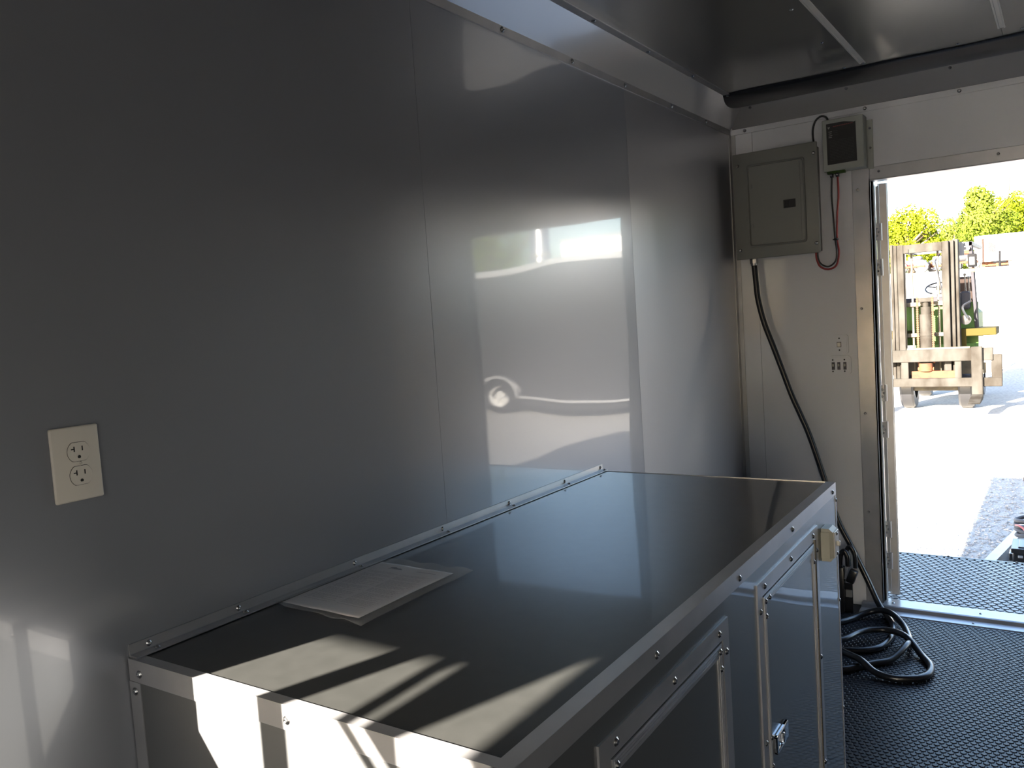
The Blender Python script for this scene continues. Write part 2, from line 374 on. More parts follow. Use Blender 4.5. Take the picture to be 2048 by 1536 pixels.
et = angle('edge_trim', [(FX, CT), (FX, CT-.034), (FX-tk, CT-.034), (FX-tk, CT-tk), (FX-.026, CT-tk), (FX-.026, CT)], 'y', Y0, Y1)
en = angle('edge_trim', [(Y0, CT+.0002), (Y0, CT-.036), (Y0+tk, CT-.036), (Y0+tk, CT-tk), (Y0+.020, CT-tk), (Y0+.020, CT+.0002)], 'x', .004, FX-.001)
ef = angle('edge_trim', [(Y1, CT), (Y1, CT-.034), (Y1-tk, CT-.034), (Y1-tk, CT-tk), (Y1-.004, CT-tk), (Y1-.004, CT)], 'x', .004, FX-.001)
angle('corner_post', [(.002, Y0), (.030, Y0), (.030, Y0+tk), (.004, Y0+tk), (.004, Y0+.02), (.002, Y0+.02)], 'z', 0, CT-.037)
angle('corner_post', [(FX, Y1), (FX-.012, Y1), (FX-.012, Y1-tk), (FX-tk, Y1-tk), (FX-tk, Y1-.008), (FX, Y1-.008)], 'z', 0, CT-.035)
angle('corner_post', [(FX, Y0), (FX-.03, Y0), (FX-.03, Y0+tk), (FX-tk, Y0+tk), (FX-tk, Y0+.03), (FX, Y0+.03)], 'z', 0, CT-.037)
bs = angle('wall_angle', [(.0005, CT+.020), (.0025, CT+.020), (.0030, CT+.003), (.0215, CT+.002), (.0215, CT), (.0005, CT)], 'x', 0, 1) if False else None
bm = nb(); prism(bm, [(.0005, CT+.020), (.0025, CT+.020), (.0032, CT+.0034), (.0215, CT+.0024), (.0215, CT), (.0005, CT)], 'y', Y0+.005, Y1+.004); bs = cp('wall_angle', bm, 'alu')
def wps(pts): return [wp(Vector(p)) for p in pts]
bsy = (.762, .941, 1.24, 1.54, 1.83, 2.13, 2.36)
screws([(.0028, y, CT+.0115) for y in bsy], 'x', cab, .0042); screws([(.0125, y+.008, CT+.003) for y in bsy], 'z', cab, .0042)
screws(wps([(FX, y, CT-.020) for y in (1.128, 1.528, 1.915, 2.33)]), 'x', cab, .0052)
screws([(x, Y0, z) for x, z in ((.033, CT-.021), (.378, CT-.021), (.70, CT-.021), (.017, CT-.052), (.017, .45))], '-y', cab, .0052)
screws(wps([(FX-.006, Y1, z) for z in (CT-.05, .55, .22)]), 'y', cab, .004)
screws(wps([(FX, Y1-.004, z) for z in (CT-.05, .51, .2)]), 'x', cab, .004)

def cabinet_door(y0, y1, z0, z1, hinge_right):
    fr = nb(); w = .032
    th = .0035
    X = FX-.0015
    # mitred outer frame fixed on the face, one strip a piece
    def strip4(y0, y1, z0, z1, w, X, th, name, par, rib):
        q = [((y0, z0), (y1, z0), (y1-w, z0+w), (y0+w, z0+w)), ((y1, z0), (y1, z1), (y1-w, z1-w), (y1-w, z0+w)),
             ((y1, z1), (y0, z1), (y0+w, z1-w), (y1-w, z1-w)), ((y0, z1), (y0, z0), (y0+w, z0+w), (y0+w, z1-w))]
        for p in q:
            bm = nb(); prism(bm, [Vector(a) for a in p], 'x', X, X+th)
            if rib:                                     # ribs pressed along the strip
                a, b, c, d = [Vector(v) for v in p]
                for f in (.18, .42, .66):
                    for g in (0,):
                        A = a.lerp(d, f); B = b.lerp(c, f); C = b.lerp(c, f+.1); D = a.lerp(d, f+.1)
                        prism(bm, [A, B, C, D], 'x', X+th-.0001, X+th+.0012)
            cp(name, bm, 'alu', par)
    dr = thing('x', '', ''); bpy.data.objects.remove(dr)
    strip4(y0, y1, z0, z1, w, X, th, 'door_frame', cab, False)
    g = .007
    bm = nb(); a, b, c, d = y0+w+.001, y1-w-(.008 if not hinge_right else .003), z0+w+.001, z1-w-.001
    box(bm, X-.0005, X+.0005, y0+w, y1-w, z0+w, z1-w); cp('gap', bm, 'dark')
    bm = nb(); box(bm, X+.0004, X+.003, a+.001, b-(.016 if hinge_right else .004), c+.001, d-.001); door = cp('door', bm, 'cab')
    bb = b-(.016 if hinge_right else .004)
    strip4(a+.001, bb, c+.001, d-.001, .022 if not hinge_right else .018, X+.003, .0022, 'door_edging', door, True)
    S = []
    for yy in (y0+.05, (y0+y1)/2, y1-.05): S += [(X+th, yy, z1-w/2), (X+th, yy, z0+w/2)]
    for zz in (z1-.06, (z0+z1)/2, z0+.06): S += [(X+th, y0+w/2, zz), (X+th, y1-w/2, zz)]
    screws(wps(S), 'x', cab, .0052)
    S = [(X+.0052+.0012, a+.012, d-.013), (X+.0064, bb-.012, d-.013), (X+.0064, a+.012, d-.045), (X+.0064, bb-.010, d-.045), (X+.0064, a+.012, (c+d)/2), (X+.0064, a+.012, .375)]
    if hinge_right: S = S[:1]+S[2:]+[(X+.0064, a+.04, d-.013)]
    screws(wps(S), 'x', cab, .0048)
    return door, a, bb, c, d, X
d1 = cabinet_door(.925, 1.447, .10, .7745, False)
d2 = cabinet_door(1.628, 2.143, .10, .7765, True)
# continuous hinge of the far door: knuckles on one pin
bm = nb(); yh = 2.143-.032-.010; z = .14
while z < .735:
    cyl(bm, (d2[5]+.004, yh, z), (d2[5]+.004, yh, z+.024), .0042, n=10); z += .0255
cyl(bm, (d2[5]+.004, yh, .135), (d2[5]+.004, yh, .737), .0028, n=8)
box(bm, d2[5]+.0005, d2[5]+.002, yh-.009, yh+.009, .135, .737)
cp('piano_hinge', bm, 'hinge', smooth=True)
bm = nb(); box(bm, d2[5]+.0004, d2[5]+.0009, yh-.011, yh+.0095, .134, .74); cp('hinge_gap', bm, 'dark')
def latch(yc, zc, X):
    bm = nb(); h, wy = .020, .044
    # plate as a frame around a pull cup
    box(bm, X+.003, X+.010, yc-wy, yc+wy, zc+h-.006, zc+h, .0015); box(bm, X+.003, X+.010, yc-wy, yc+wy, zc-h, zc-h+.006, .0015)
    box(bm, X+.003, X+.010, yc-wy, yc-wy+.010, zc-h, zc+h, .0015); box(bm, X+.003, X+.010, yc+.016, yc+wy, zc-h, zc+h, .0015)
    box(bm, X+.003, X+.0065, yc-wy+.010, yc-.006, zc-h+.006, zc+h-.006, .001)
    box(bm, X+.004, X+.014, yc-.006, yc+.003, zc-h+.010, zc+h-.008, .002)
    l = cp('latch', bm, 'chrome', smooth=True, label='chrome slam latch')
    bm = nb(); box(bm, X+.0028, X+.0060, yc+.003, yc+.016, zc-h+.006, zc+h-.006); cp('latch_opening', bm, 'dark')
latch(1.742, .407, d2[5]); latch(1.02, .395, d1[5])

# outlet box at the far end of the cabinet face
jb = thing('outlet_box', 'small beige outlet box screwed to the far end of the cabinet face', 'outlet box', (.735, 2.23, .705))
X = .7285
bm = nb(); prism(bm, [(X, 2.182), (.750, 2.182), (.758, 2.190), (.758, 2.232), (.752, 2.238), (X, 2.238)], 'z', .680, .748)
prism(bm, [(X, .748), (X, .757), (.748, .757), (.758, .748)], 'y', 2.186, 2.234); prism(bm, [(X, .680), (X, .671), (.750, .671), (.758, .680)], 'y', 2.186, 2.234)
obj('housing', bm, 'beige', jb)
bm = nb(); box(bm, .758, .7615, 2.190, 2.234, .680, .748, .0015); obj('cover_plate', bm, 'plate', jb)
bm = nb(); box(bm, .7615, .770, 2.207, 2.217, .708, .722, .002); obj('toggle', bm, 'plate', jb)
screws([(.7615, 2.212, .740), (.7615, 2.212, .688)], 'x', jb, .004)

# ------------------------------------------------------------------ printed sheets in a clear sleeve on the counter
def sheetmesh(name, pts, z, m, amp, parent=None, nx=30, ny=16, edge=0, **k):
    bm = nb(); g = []
    for i in range(nx+1):
        row = []
        for j in range(ny+1):
            u, v = i/nx, j/ny
            a = Vector(pts[0]).lerp(Vector(pts[1]), u); b = Vector(pts[3]).lerp(Vector(pts[2]), u); p = a.lerp(b, v)
            e = max(0, 1-min(u, 1-u)*9) if edge else 0
            zz = z + amp*(.5+.5*math.sin(u*9+v*3)) + e*edge*(.5+.5*math.sin(v*17+u*5)) + amp*.6*math.sin(v*13+u*4)
            px = p.x + e*.004*math.sin(v*21); py = p.y + e*.003*math.sin(v*23+1)
            row.append(bm.verts.new((px, py, zz)))
        g.append(row)
    for A, B in zip(g, g[1:]):
        for j in range(ny): bm.faces.new((A[j], B[j], B[j+1], A[j+1]))
    o = obj(name, bm, m, parent, smooth=True, **k); s = o.modifiers.new('t', 'SOLIDIFY'); s.thickness = .0003; s.offset = 1
    return o
P3 = CT+.0016
page = tag(sheetmesh('printed_page', [(.034, 1.016), (.034, 1.291), (.232, 1.285), (.235, 1.012)], P3+.0006, 'paper', .0006), 'white printed page of small text inside the clear sleeve on the counter', 'paper')
bm = nb()
def pgz(u, v): return P3+.0006 + .0006*(.5+.5*math.sin(u*9+v*3))+.00036*math.sin(v*13+u*4) + .0006
def bar(bm, x0, x1, y0, y1):
    vs = []
    for x, y in ((x0, y0), (x1, y0), (x1, y1), (x0, y1)):
        vs.append(bm.verts.new((x, y, pgz((y-1.014)/.275, (x-.034)/.2))))
    bm.faces.new(vs)
# text runs across the page: lines along x, stacked along y; two columns
y = 1.235
while y > 1.05:
    x = .050; 
    endx = R.choice((.125, .13, .12, .09))
    while x < endx:
        l = R.uniform(.004, .011); bar(bm, x, min(x+l, endx), y, y+.0012); x += l+.0016
    x = .138; endx = R.choice((.215, .21, .205, .18))
    while x < endx:
        l = R.uniform(.004, .011); bar(bm, x, min(x+l, endx), y, y+.0012); x += l+.0016
    y -= .0042 if R.random() > .12 else .0085
obj('text_line', bm, 'inkl', page, kind='stuff')
bm = nb()
for i in range(7): 
    h = R.uniform(.006, .010); bar(bm, .083+i*.0046, .0865+i*.0046, 1.262-i*.0006, 1.262+h-i*.0006)
bar(bm, .080, .118, 1.2585, 1.2600); bar(bm, .155, .205, 1.262, 1.2635)
obj('heading', bm, 'ink', page, kind='stuff')
tag(sheetmesh('clear_sleeve', [(.022, .998), (.030, 1.312), (.262, 1.312), (.266, .984)], P3+.0018, 'clear', .0009, edge=.004), 'crinkled clear plastic sleeve holding a page on the counter', 'sleeve')

# ------------------------------------------------------------------ duplex outlet on the left wall
ol = thing('wall_outlet', 'white duplex power outlet on the left wall above the counter end', 'outlet', (0, .674, 1.168))
bm = nb(); pl = [(.6365, 1.1115), (.7115, 1.1115), (.7115, 1.2255), (.6365, 1.2255)]
box(bm, .0, .0065, .6365, .7115, 1.1110, 1.2255, .0028, seg=3); obj('cover_plate', bm, 'plate', ol, smooth=True)
for zc in (1.1865, 1.1500):
    yc = .6773 if zc > 1.17 else .6778
    bm = nb(); pts = []
    rr = .0172; hz = .0143
    for i in range(48):
        a = 2*PI*i/48; yy, zz = rr*math.cos(a), rr*math.sin(a); zz = max(-hz, min(hz, zz)); pts.append((yc+yy, zc+zz))
    ring = [(yc+(p[0]-yc)*1.035, zc+(p[1]-zc)*1.045) for p in pts]
    prism(bm, ring, 'x', .0060, .00668); obj('shadow_gap', bm, 'dark', ol)
    bm = nb(); prism(bm, pts, 'x', .006, .0078); fc = obj('receptacle', bm, 'plate', ol)
    bm = nb()
    box(bm, .0074, .00792, yc-.0079, yc-.0059, zc+.0005, zc+.0085); box(bm, .0074, .00792, yc-.0118, yc-.0062, zc+.0036, zc+.0054)
    box(bm, .0074, .00792, yc+.0048, yc+.0067, zc+.0010, zc+.0082)
    g = [(yc+.0026*math.cos(2*PI*i/16), zc-.0080+max(-.0020, .0026*math.sin(2*PI*i/16))) for i in range(16)]
    g = [(p[0], zc-.008+(-(p[1]-zc+.008))*-1) for p in g]
    prism(bm, g, 'x', .0074, .00792); obj('slot', bm, 'dark', fc)
screws([(.0064, .6776, 1.1683)], 'x', ol, .0030, 'plate')

# ------------------------------------------------------------------ breaker panel and converter on the front wall
bp_ = thing('breaker_panel', 'grey electrical breaker panel box mounted in the upper corner of the front wall', 'breaker panel', (.22, FY, 1.78))
PY = 3.690
bm = nb(); box(bm, .052, .384, PY+.006, FY, 1.560, 2.004, .002); obj('back_box', bm, 'box', bp_)
bm = nb(); box(bm, .037, .400, PY, PY+.007, 1.549, 2.012, .004, seg=2); obj('cover', bm, 'box', bp_, smooth=True)
def rrect(x0, x1, z0, z1, r, n=6):
    pts = []
    for cx_, cz_, a0 in ((x1-r, z1-r, 0), (x0+r, z1-r, PI/2), (x0+r, z0+r, PI), (x1-r, z0+r, 3*PI/2)):
        for i in range(n+1): a = a0+PI/2*i/n; pts.append((cx_+r*math.cos(a), cz_+r*math.sin(a)))
    return pts
bm = nb()   # raised bead round the door
o_, i_ = rrect(.098, .348, 1.598, 1.958, .014), rrect(.108, .338, 1.608, 1.948, .010)
for y_, pts in ((PY, o_),): A = [bm.verts.new((p[0], PY+.0005, p[1])) for p in o_]
B = [bm.verts.new((p[0]+(q[0]-p[0])*.35, PY-.0050, p[1]+(q[1]-p[1])*.35)) for p, q in zip(o_, i_)]
Cc = [bm.verts.new((p[0]+(q[0]-p[0])*.65, PY-.0050, p[1]+(q[1]-p[1])*.65)) for p, q in zip(o_, i_)]
Dd = [bm.verts.new((q[0], PY+.0005, q[1])) for q in i_]
n_ = len(A)
for L1, L2 in ((A, B), (B, Cc), (Cc, Dd)):
    for i in range(n_): bm.faces.new((L1[i], L1[(i+1) % n_], L2[(i+1) % n_], L2[i]))
obj('door_bead', bm, 'box', bp_, smooth=True)
bm = nb(); prism(bm, rrect(.110, .327, 1.611, 1.946, .006), 'y', PY-.0028, PY); pd = obj('panel_door', bm, 'box', bp_)
bm = nb(); box(bm, .254, .305, PY-.0036, PY-.0026, 1.752, 1.787); obj('latch_recess', bm, 'dark', pd)
bm = nb(); box(bm, .258, .278, PY-.0042, PY-.0034, 1.756, 1.783, .0004); obj('latch_slide', bm, 'blackp', pd)
for z in (1.864, 1.692):
    bm = nb(); box(bm, .113, .122, PY-.0045, PY-.002, z-.008, z+.008, .001); obj('hinge_pin', bm, 'box', pd)
screws([(.060, PY, 1.96), (.386, PY, 1.965), (.384, PY, 1.59), (.057, PY, 1.591)], '-y', bp_, .006)
bm = nb(); cyl(bm, (.098, 3.745, 1.556), (.098, 3.745, 1.530), .019, n=8); cyl(bm, (.098, 3.745, 1.530), (.098, 3.745, 1.522), .015, n=16); obj('cable_clamp', bm, 'steel', bp_)

cv = thing('battery_charger', 'pale grey battery charger box with black printed label beside the breaker panel', 'battery charger', (.5, FY, 1.99))
KY = 3.718
bm = nb(); box(bm, .417, .579, KY, FY, 1.883, 2.095, .003, seg=2); obj('case', bm, 'boxl', cv)
bm = nb(); box(bm, .579, .602, FY-.006, FY, 1.878, 2.080, .001); obj('mounting_flange', bm, 'boxl', cv)
bm = nb()
prism(bm, [(.435, 1.909), (.552, 1.911), (.550, 2.073), (.545, 2.070), (.505, 2.078), (.434, 2.078)], 'y', KY-.0008, KY+.001); lb = obj('label_plate', bm, 'label', cv)
def stroke(bm, x0, x1, z0, z1): box(bm, x0, x1, KY-.0011, KY-.0007, z0, z1)
bm = nb(); x = .462
while x < .536: l = R.uniform(.004, .007); stroke(bm, x, x+l, 2.062+(x-.462)*.04, 2.0655+(x-.462)*.04); x += l+.0016
obj('red_heading', bm, 'redink', lb)
bm = nb(); stroke(bm, .440, .449, 2.060, 2.064); stroke(bm, .442, .446, 2.056, 2.060)
for z in (2.043, 2.035, 2.027, 2.020): stroke(bm, .443, .443+R.uniform(.011, .015), z, z+.0022)
obj('white_line', bm, 'whiteink', lb)
bm = nb()
for z in (2.045, 2.037, 2.029): stroke(bm, .461, .461+R.uniform(.016, .024), z, z+.0018)
z = 2.006
while z > 1.92:
    x = .446
    while x < .540: l = R.uniform(.004, .013); stroke(bm, x, min(x+l, .542), z, z+.0019); x += l+.002
    z -= .0062
obj('small_print', bm, 'greyink', lb, kind='stuff')
bm = nb(); box(bm, .430, .500, KY+.005, KY+.03, 1.872, 1.884, .001); obj('terminal_strip', bm, 'green', cv)
for x in (.447, .470):
    bm = nb(); box(bm, x-.006, x+.006, KY+.003, KY+.024, 1.858, 1.874, .001); obj('terminal', bm, 'blackp', cv)
    screws([(x, KY+.003, 1.866)], '-y', cv, .004)
screws([(.591, FY-.006, 2.045), (.591, FY-.006, 1.965)], '-y', cv, .004)

bm = nb(); tube(bm, [(.378, 3.742, 2.005), (.374, 3.742, 2.040), (.376, 3.74, 2.075), (.388, 3.738, 2.104), (.410, 3.738, 2.119), (.430, 3.738, 2.112), (.439, 3.738, 2.094)], .0042); 
tag(obj('jumper_cable', bm, 'black', smooth=True), 'short black cable arching from the breaker panel to the charger box top', 'cable')
bm = nb(); tube(bm, [(.447, 3.732, 1.862), (.443, 3.735, 1.786), (.445, 3.738, 1.708), (.4495, 3.739, 1.604), (.455, 3.735, 1.551), (.449, 3.735, 1.509), (.420, 3.735, 1.488), (.390, 3.735, 1.501), (.378, 3.735, 1.528), (.377, 3.735, 1.5585)], .0036)
tag(obj('black_wire', bm, 'black', smooth=True), 'thin black wire looping from charger terminal into the breaker panel', 'wire')
bm = nb(); tube(bm, [(.470, 3.732, 1.862), (.470, 3.735, 1.782), (.462, 3.738, 1.706), (.456, 3.745, 1.604), (.4615, 3.745, 1.545), (.449, 3.745, 1.491), (.415, 3.745, 1.477), (.383, 3.745, 1.492), (.370, 3.745, 1.525), (.368, 3.745, 1.5585)], .0042)
tag(obj('red_wire', bm, 'red', smooth=True), 'red wire looping from charger terminal into the breaker panel', 'wire')
bm = nb(); lathe(bm, [(.0085, -.004), (.0098, -.002), (.0098, .002), (.0085, .004)], (.4528, 3.742, 1.600), 'z', 16); box(bm, .440, .446, 3.737, 3.741, 1.597, 1.602)
tag(obj('cable_tie', bm, 'blackp', smooth=True), 'black cable tie bundling the red and black wires', 'cable tie')

# two small switch plates
sp = thing('switch_plate', 'square white single switch plate beside the doorway, above the three-gang one', 'switch', (.442, FY, 1.151))
bm = nb(); prism(bm, rrect(.4065, .4775, 1.1095, 1.1935, .012), 'y', FY-.008, FY); prism(bm, rrect(.4125, .4715, 1.1155, 1.1875, .009), 'y', FY-.011, FY-.008); obj('cover_plate', bm, 'front', sp)
bm = nb(); box(bm, .431, .449, FY-.012, FY-.010, 1.140, 1.162); obj('shadow_gap', bm, 'greyp', sp)
bm = nb(); box(bm, .4330, .4470, FY-.016, FY-.011, 1.142, 1.160, .001); obj('rocker', bm, 'plate', sp)
screws([(.441, FY-.011, 1.178), (.441, FY-.011, 1.127)], '-y', sp, .0026, 'dark')
sp = thing('switch_plate', 'wider white three-gang switch plate beside the doorway, below the single one', 'switch', (.4375, FY, 1.062))
bm = nb(); prism(bm, rrect(.3905, .4865, 1.0205, 1.1020, .015), 'y', FY-.010, FY); prism(bm, rrect(.3975, .4795, 1.0275, 1.0950, .011), 'y', FY-.013, FY-.010); obj('cover_plate', bm, 'front', sp)
for x in (.4135, .4365, .4615):
    bm = nb(); box(bm, x-.0065, x+.0065, FY-.0136, FY-.0125, 1.042, 1.075); obj('switch_slot', bm, 'greyp', sp)
    bm = nb(); box(bm, x-.003, x+.003, FY-.020, FY-.013, 1.056, 1.068, .0015); obj('toggle', bm, 'beige', sp)
screws([(.4115, FY-.013, 1.085), (.4600, FY-.013, 1.085), (.4115, FY-.013, 1.035), (.4600, FY-.013, 1.035)], '-y', sp, .0026, 'dark')

# ------------------------------------------------------------------ shore power cord: down the front wall and coiled on the floor
bm = nb(); cr = .0122
pts = [(.098, 3.745, 1.525), (.103, 3.742, 1.46), (.110, 3.742, 1.367), (.133, 3.744, 1.26), (.166, 3.744, 1.162), (.203, 3.744, 1.05), (.240, 3.744, .937), (.277, 3.742, .845), (.311, 3.742, .755), (.362, 3.742, .583), (.414, 3.742, .393), (.466, 3.742, .279), (.531, 3.736, .136),
 (.576, 3.712, .045), (.612, 3.672, .0152), (.640, 3.610, .0135), (.664, 3.53, .0135), (.670, 3.40, .0135), (.638, 3.285, .0135), (.540, 3.226, .0135), (.44, 3.25, .0135), (.40, 3.36, .0135), (.425, 3.46, .0135),
 (.471, 3.530, .0135), (.510, 3.602, .0135), (.560, 3.645, .028), (.612, 3.640, .041), (.660, 3.600, .038), (.706, 3.540, .0155), (.743, 3.410, .016), (.745, 3.310, .036), (.708, 3.205, .0135), (.655, 3.145, .0135), (.573, 3.049, .0140), (.49, 3.03, .0135), (.43, 3.08, .0135), (.44, 3.17, .032),
 (.529, 3.265, .040), (.565, 3.355, .040), (.606, 3.407, .0400), (.668, 3.425, .0400), (.735, 3.380, .041), (.800, 3.290, .0135), (.840, 3.206, .0135), (.842, 3.129, .0135), (.813, 3.078, .0135), (.742, 3.046, .0135), (.680, 3.060, .018), (.625, 3.095, .040), (.560, 3.14, .040), (.50, 3.20, .041), (.46, 3.28, .0405), (.44, 3.36, .0135)]
tube(bm, pts, cr, n=14, k=6)
cord = tag(obj('power_cord', bm, 'black', smooth=True), 'thick black power cord hanging from the breaker panel and coiled on the floor', 'cord')
# plug standing at the cabinet's far corner
pg = thing('plug_connector', 'black locking power plug with strap leaning at the front wall behind the cabinet', 'plug', (.45, 3.60, 0))
bm = nb(); box(bm, .432, .470, 3.585, 3.625, 0, .20, .006, seg=2); obj('body', bm, 'blackp', pg, smooth=True)
bm = nb(); tube(bm, [(.452, 3.60, .185), (.452, 3.60, .225), (.458, 3.60, .255), (.472, 3.60, .268), (.484, 3.60, .245), (.486, 3.60, .205)], .0115, n=12); obj('hook', bm, 'blackp', pg, smooth=True)
bm = nb(); tube(bm, [(.474, 3.615, .262), (.488, 3.615, .284), (.502, 3.615, .278), (.511, 3.615, .25), (.512, 3.615, .195)], .0095, n=12); obj('handle', bm, 'blackp', pg, smooth=True)
bm = nb(); box(bm, .476, .481, 3.585, 3.60, .150, .205, .001, Matrix.Translation((.478, 3.59, .18)) @ Matrix.Rotation(.2, 4, 'Y') @ Matrix.Translation((-.478, -3.59, -.18))); obj('clip', bm, 'alu', pg)
bm = nb(); box(bm, .482, .516, 3.59, 3.62, .130, .190, .006, Matrix.Translation((.5, 3.6, .16)) @ Matrix.Rotation(.35, 4, 'Y') @ Matrix.Translation((-.5, -3.6, -.16)), seg=2); obj('collar', bm, 'black', pg, smooth=True)
bm = nb(); box(bm, .4695, .500, 3.602, 3.607, 0, .128, .001); obj('strap', bm, 'black', pg)
bm = nb(); box(bm, .471, .498, 3.598, 3.609, .068, .100, .002); obj('buckle', bm, 'alud', pg)

pg.location = (.45-.018, 3.60+.075, 0)

# ------------------------------------------------------------------ outside: ground
GZ = -.45
def gz(x, y):
    if y < 18: return GZ
    t = min(1, (y-18)/16); t = t*t*(3-2*t); return GZ + 2.62*t + max(0, y-60)*.03
bm = nb(); g = []
ys = [-40, -20, -8, 0, 4, 8, 12, 16, 18, 20, 22, 24, 26, 28, 30, 32, 34, 38, 45, 60, 90, 140, 220]; xs = [-140, -80, -40, -20, -10, -4, 0, 4, 10, 20, 40, 80, 140]
for x in xs: g.append([bm.verts.new((x, y, gz(x, y))) for y in ys])
for A, B in zip(g, g[1:]):
    for j in range(len(ys)-1): bm.faces.new((A[j], B[j], B[j+1], A[j+1]))
ground = obj('ground', bm, 'gravel', smooth=True); ground['kind'] = 'structure'
# loose stones of the gravel nearest the doorway
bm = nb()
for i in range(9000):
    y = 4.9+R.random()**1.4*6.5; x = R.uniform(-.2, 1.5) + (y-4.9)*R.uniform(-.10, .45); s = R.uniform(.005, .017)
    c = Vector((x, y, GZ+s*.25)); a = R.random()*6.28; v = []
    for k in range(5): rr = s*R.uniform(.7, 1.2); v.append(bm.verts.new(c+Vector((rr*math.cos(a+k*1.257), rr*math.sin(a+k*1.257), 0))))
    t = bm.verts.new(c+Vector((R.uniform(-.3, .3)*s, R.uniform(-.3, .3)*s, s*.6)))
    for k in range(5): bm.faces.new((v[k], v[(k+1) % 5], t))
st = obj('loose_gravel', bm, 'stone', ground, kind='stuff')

# porch deck in front of the doorway
deck = thing('porch_deck', 'low front porch deck covered with hexagon-studded black mat outside the doorway', 'deck', (1.0, 4.26, 0))
bm = nb(); box(bm, -.05, RX+.05, FY+.069, 4.665, -.10, -.0008); obj('platform', bm, 'deck', deck)
o = obj('hexagon_stud', hexes(.40, 2.1, FY+.085, 4.65, .034, .0028, gap=.90), 'deck', deck, kind='stuff')
bm = nb(); prism(bm, [(4.655, .004), (4.670, .004), (4.678, -.004), (4.678, -.105), (4.665, -.105), (4.665, -.0008), (4.655, -.0008)], 'x', -.05, RX+.05); obj('edge_trim', bm, 'blackp', deck)
screws([(x, 4.663, .004) for x in (.74, 1.04, 1.34)], 'z', deck, .006, 'blackp')
for x in (.06, 1.0, 2.05):
    bm = nb(); box(bm, x-.03, x+.03, 4.58, 4.64, GZ, -.10, .003); box(bm, x-.06, x+.06, 4.55, 4.67, GZ, GZ+.01); obj('support_leg', bm, 'blackp', deck)

# tongue frame, battery box, jack
tg = thing('trailer_tongue', 'pale painted steel tongue beam running forward from the porch', 'trailer frame', (1.0, 5.2, -.15))
def beam(bm, a, b, wd, z0, z1):
    a = Vector((a[0], a[1], 0)); b = Vector((b[0], b[1], 0)); d = (b-a).normalized(); n = Vector((-d.y, d.x, 0))*wd/2
    lo = [bm.verts.new(p+Vector((0, 0, z0))) for p in (a-n, a+n, b+n, b-n)]; hi = [bm.verts.new(p+Vector((0, 0, z1))) for p in (a-n, a+n, b+n, b-n)]
    bm.faces.new(lo); bm.faces.new(hi[::-1])
    for i in range(4): bm.faces.new((lo[i], lo[(i+1) % 4], hi[(i+1) % 4], hi[i]))
bm = nb(); beam(bm, (.845, 4.682), (1.10, 6.35), .055, -.20, -.10); obj('beam', bm, 'alud', tg)
bm = nb(); beam(bm, (1.42, 4.682), (1.17, 6.35), .055, -.20, -.10); obj('beam', bm, 'alud', tg)
bm = nb(); box(bm, .90, 1.37, 4.86, 4.90, -.20, -.13); box(bm, .95, 1.32, 5.30, 5.34, -.20, -.13); obj('cross_member', bm, 'alud', tg)
bm = nb(); box(bm, 1.06, 1.21, 6.30, 6.62, -.17, -.08, .02, seg=2); obj('coupler', bm, 'rust', tg)
bm = nb(); cyl(bm, (1.135, 6.45, GZ), (1.135, 6.45, -.17), .035); cyl(bm, (1.135, 6.45, GZ), (1.135, 6.45, GZ+.012), .09); obj('stand', bm, 'rust', tg)
bt = thing('battery_box', 'black plastic battery box sitting on the tongue just beyond the porch', 'battery box', (1.15, 5.05, -.13))
bm = nb(); box(bm, 1.005, 1.33, 4.98, 5.18, -.0995, -.035, .008, seg=2); box(bm, .985, 1.01, 5.05, 5.14, -.0995, -.06, .003); obj('case', bm, 'blackp', bt)
bm = nb(); box(bm, .998, 1.337, 4.973, 5.187, -.037, -.012, .004, seg=2); box(bm, 1.03, 1.30, 5.0, 5.16, -.0125, -.007, .003); obj('lid', bm, 'blackp', bt)
bm = nb(); box(bm, 1.03, 1.052, 4.968, 4.974, -.058, -.046, .001); obj('strap_clip', bm, 'alu', bt)
jk = thing('tongue_jack', 'rusty brown jack post standing on the tongue at the right edge of the doorway', 'jack', (1.10, 5.52, -.1))
bm = nb(); cyl(bm, (1.095, 5.52, -.42), (1.095, 5.52, .24), .048, n=24); obj('tube', bm, 'rust', jk, smooth=True)
bm = nb(); cyl(bm, (1.095, 5.52, .24), (1.095, 5.52, .262), .056, n=24); cyl(bm, (1.095, 5.52, .175), (1.095, 5.52, .20), .054, n=24); obj('collar', bm, 'rust', jk, smooth=True)
bm = nb(); cyl(bm, (1.095, 5.52, -.45), (1.095, 5.52, -.42), .08, n=24); obj('foot', bm, 'rust', jk, smooth=True)
bm = nb(); cyl(bm, (1.095, 5.52, .262), (1.095, 5.52, .30), .012); cyl(bm, (1.095, 5.52, .295), (1.24, 5.52, .295), .009); cyl(bm, (1.24, 5.52, .29), (1.24, 5.52, .40), .012); obj('crank', bm, 'rust', jk, smooth=True)
bm = nb()
pts = []
for i in range(44):
    a = i*.62; rr = .085+.012*math.sin(i*1.3); pts.append((1.09+rr*math.cos(a), 5.50+rr*1.1*math.sin(a), -.075+.0026*i+.006*math.sin(i*2.1)))
tube(bm, pts, .011, n=8, k=4); tag(obj('trailer_cable', bm, 'greyp', smooth=True), 'grey trailer cable wound round the foot of the rusty jack', 'cable')
bm = nb(); tube(bm, [(1.00, 5.44, .00), (1.02, 5.38, .012), (1.045, 5.35, .0), (1.06, 5.32, -.03), (1.07, 5.28, -.07)], .006, n=8); 
tag(obj('pink_wire', bm, mat('pink_wire', (.45, .12, .12), .5), smooth=True), 'thin pinkish wire trailing from the cable toward the battery box', 'wire')

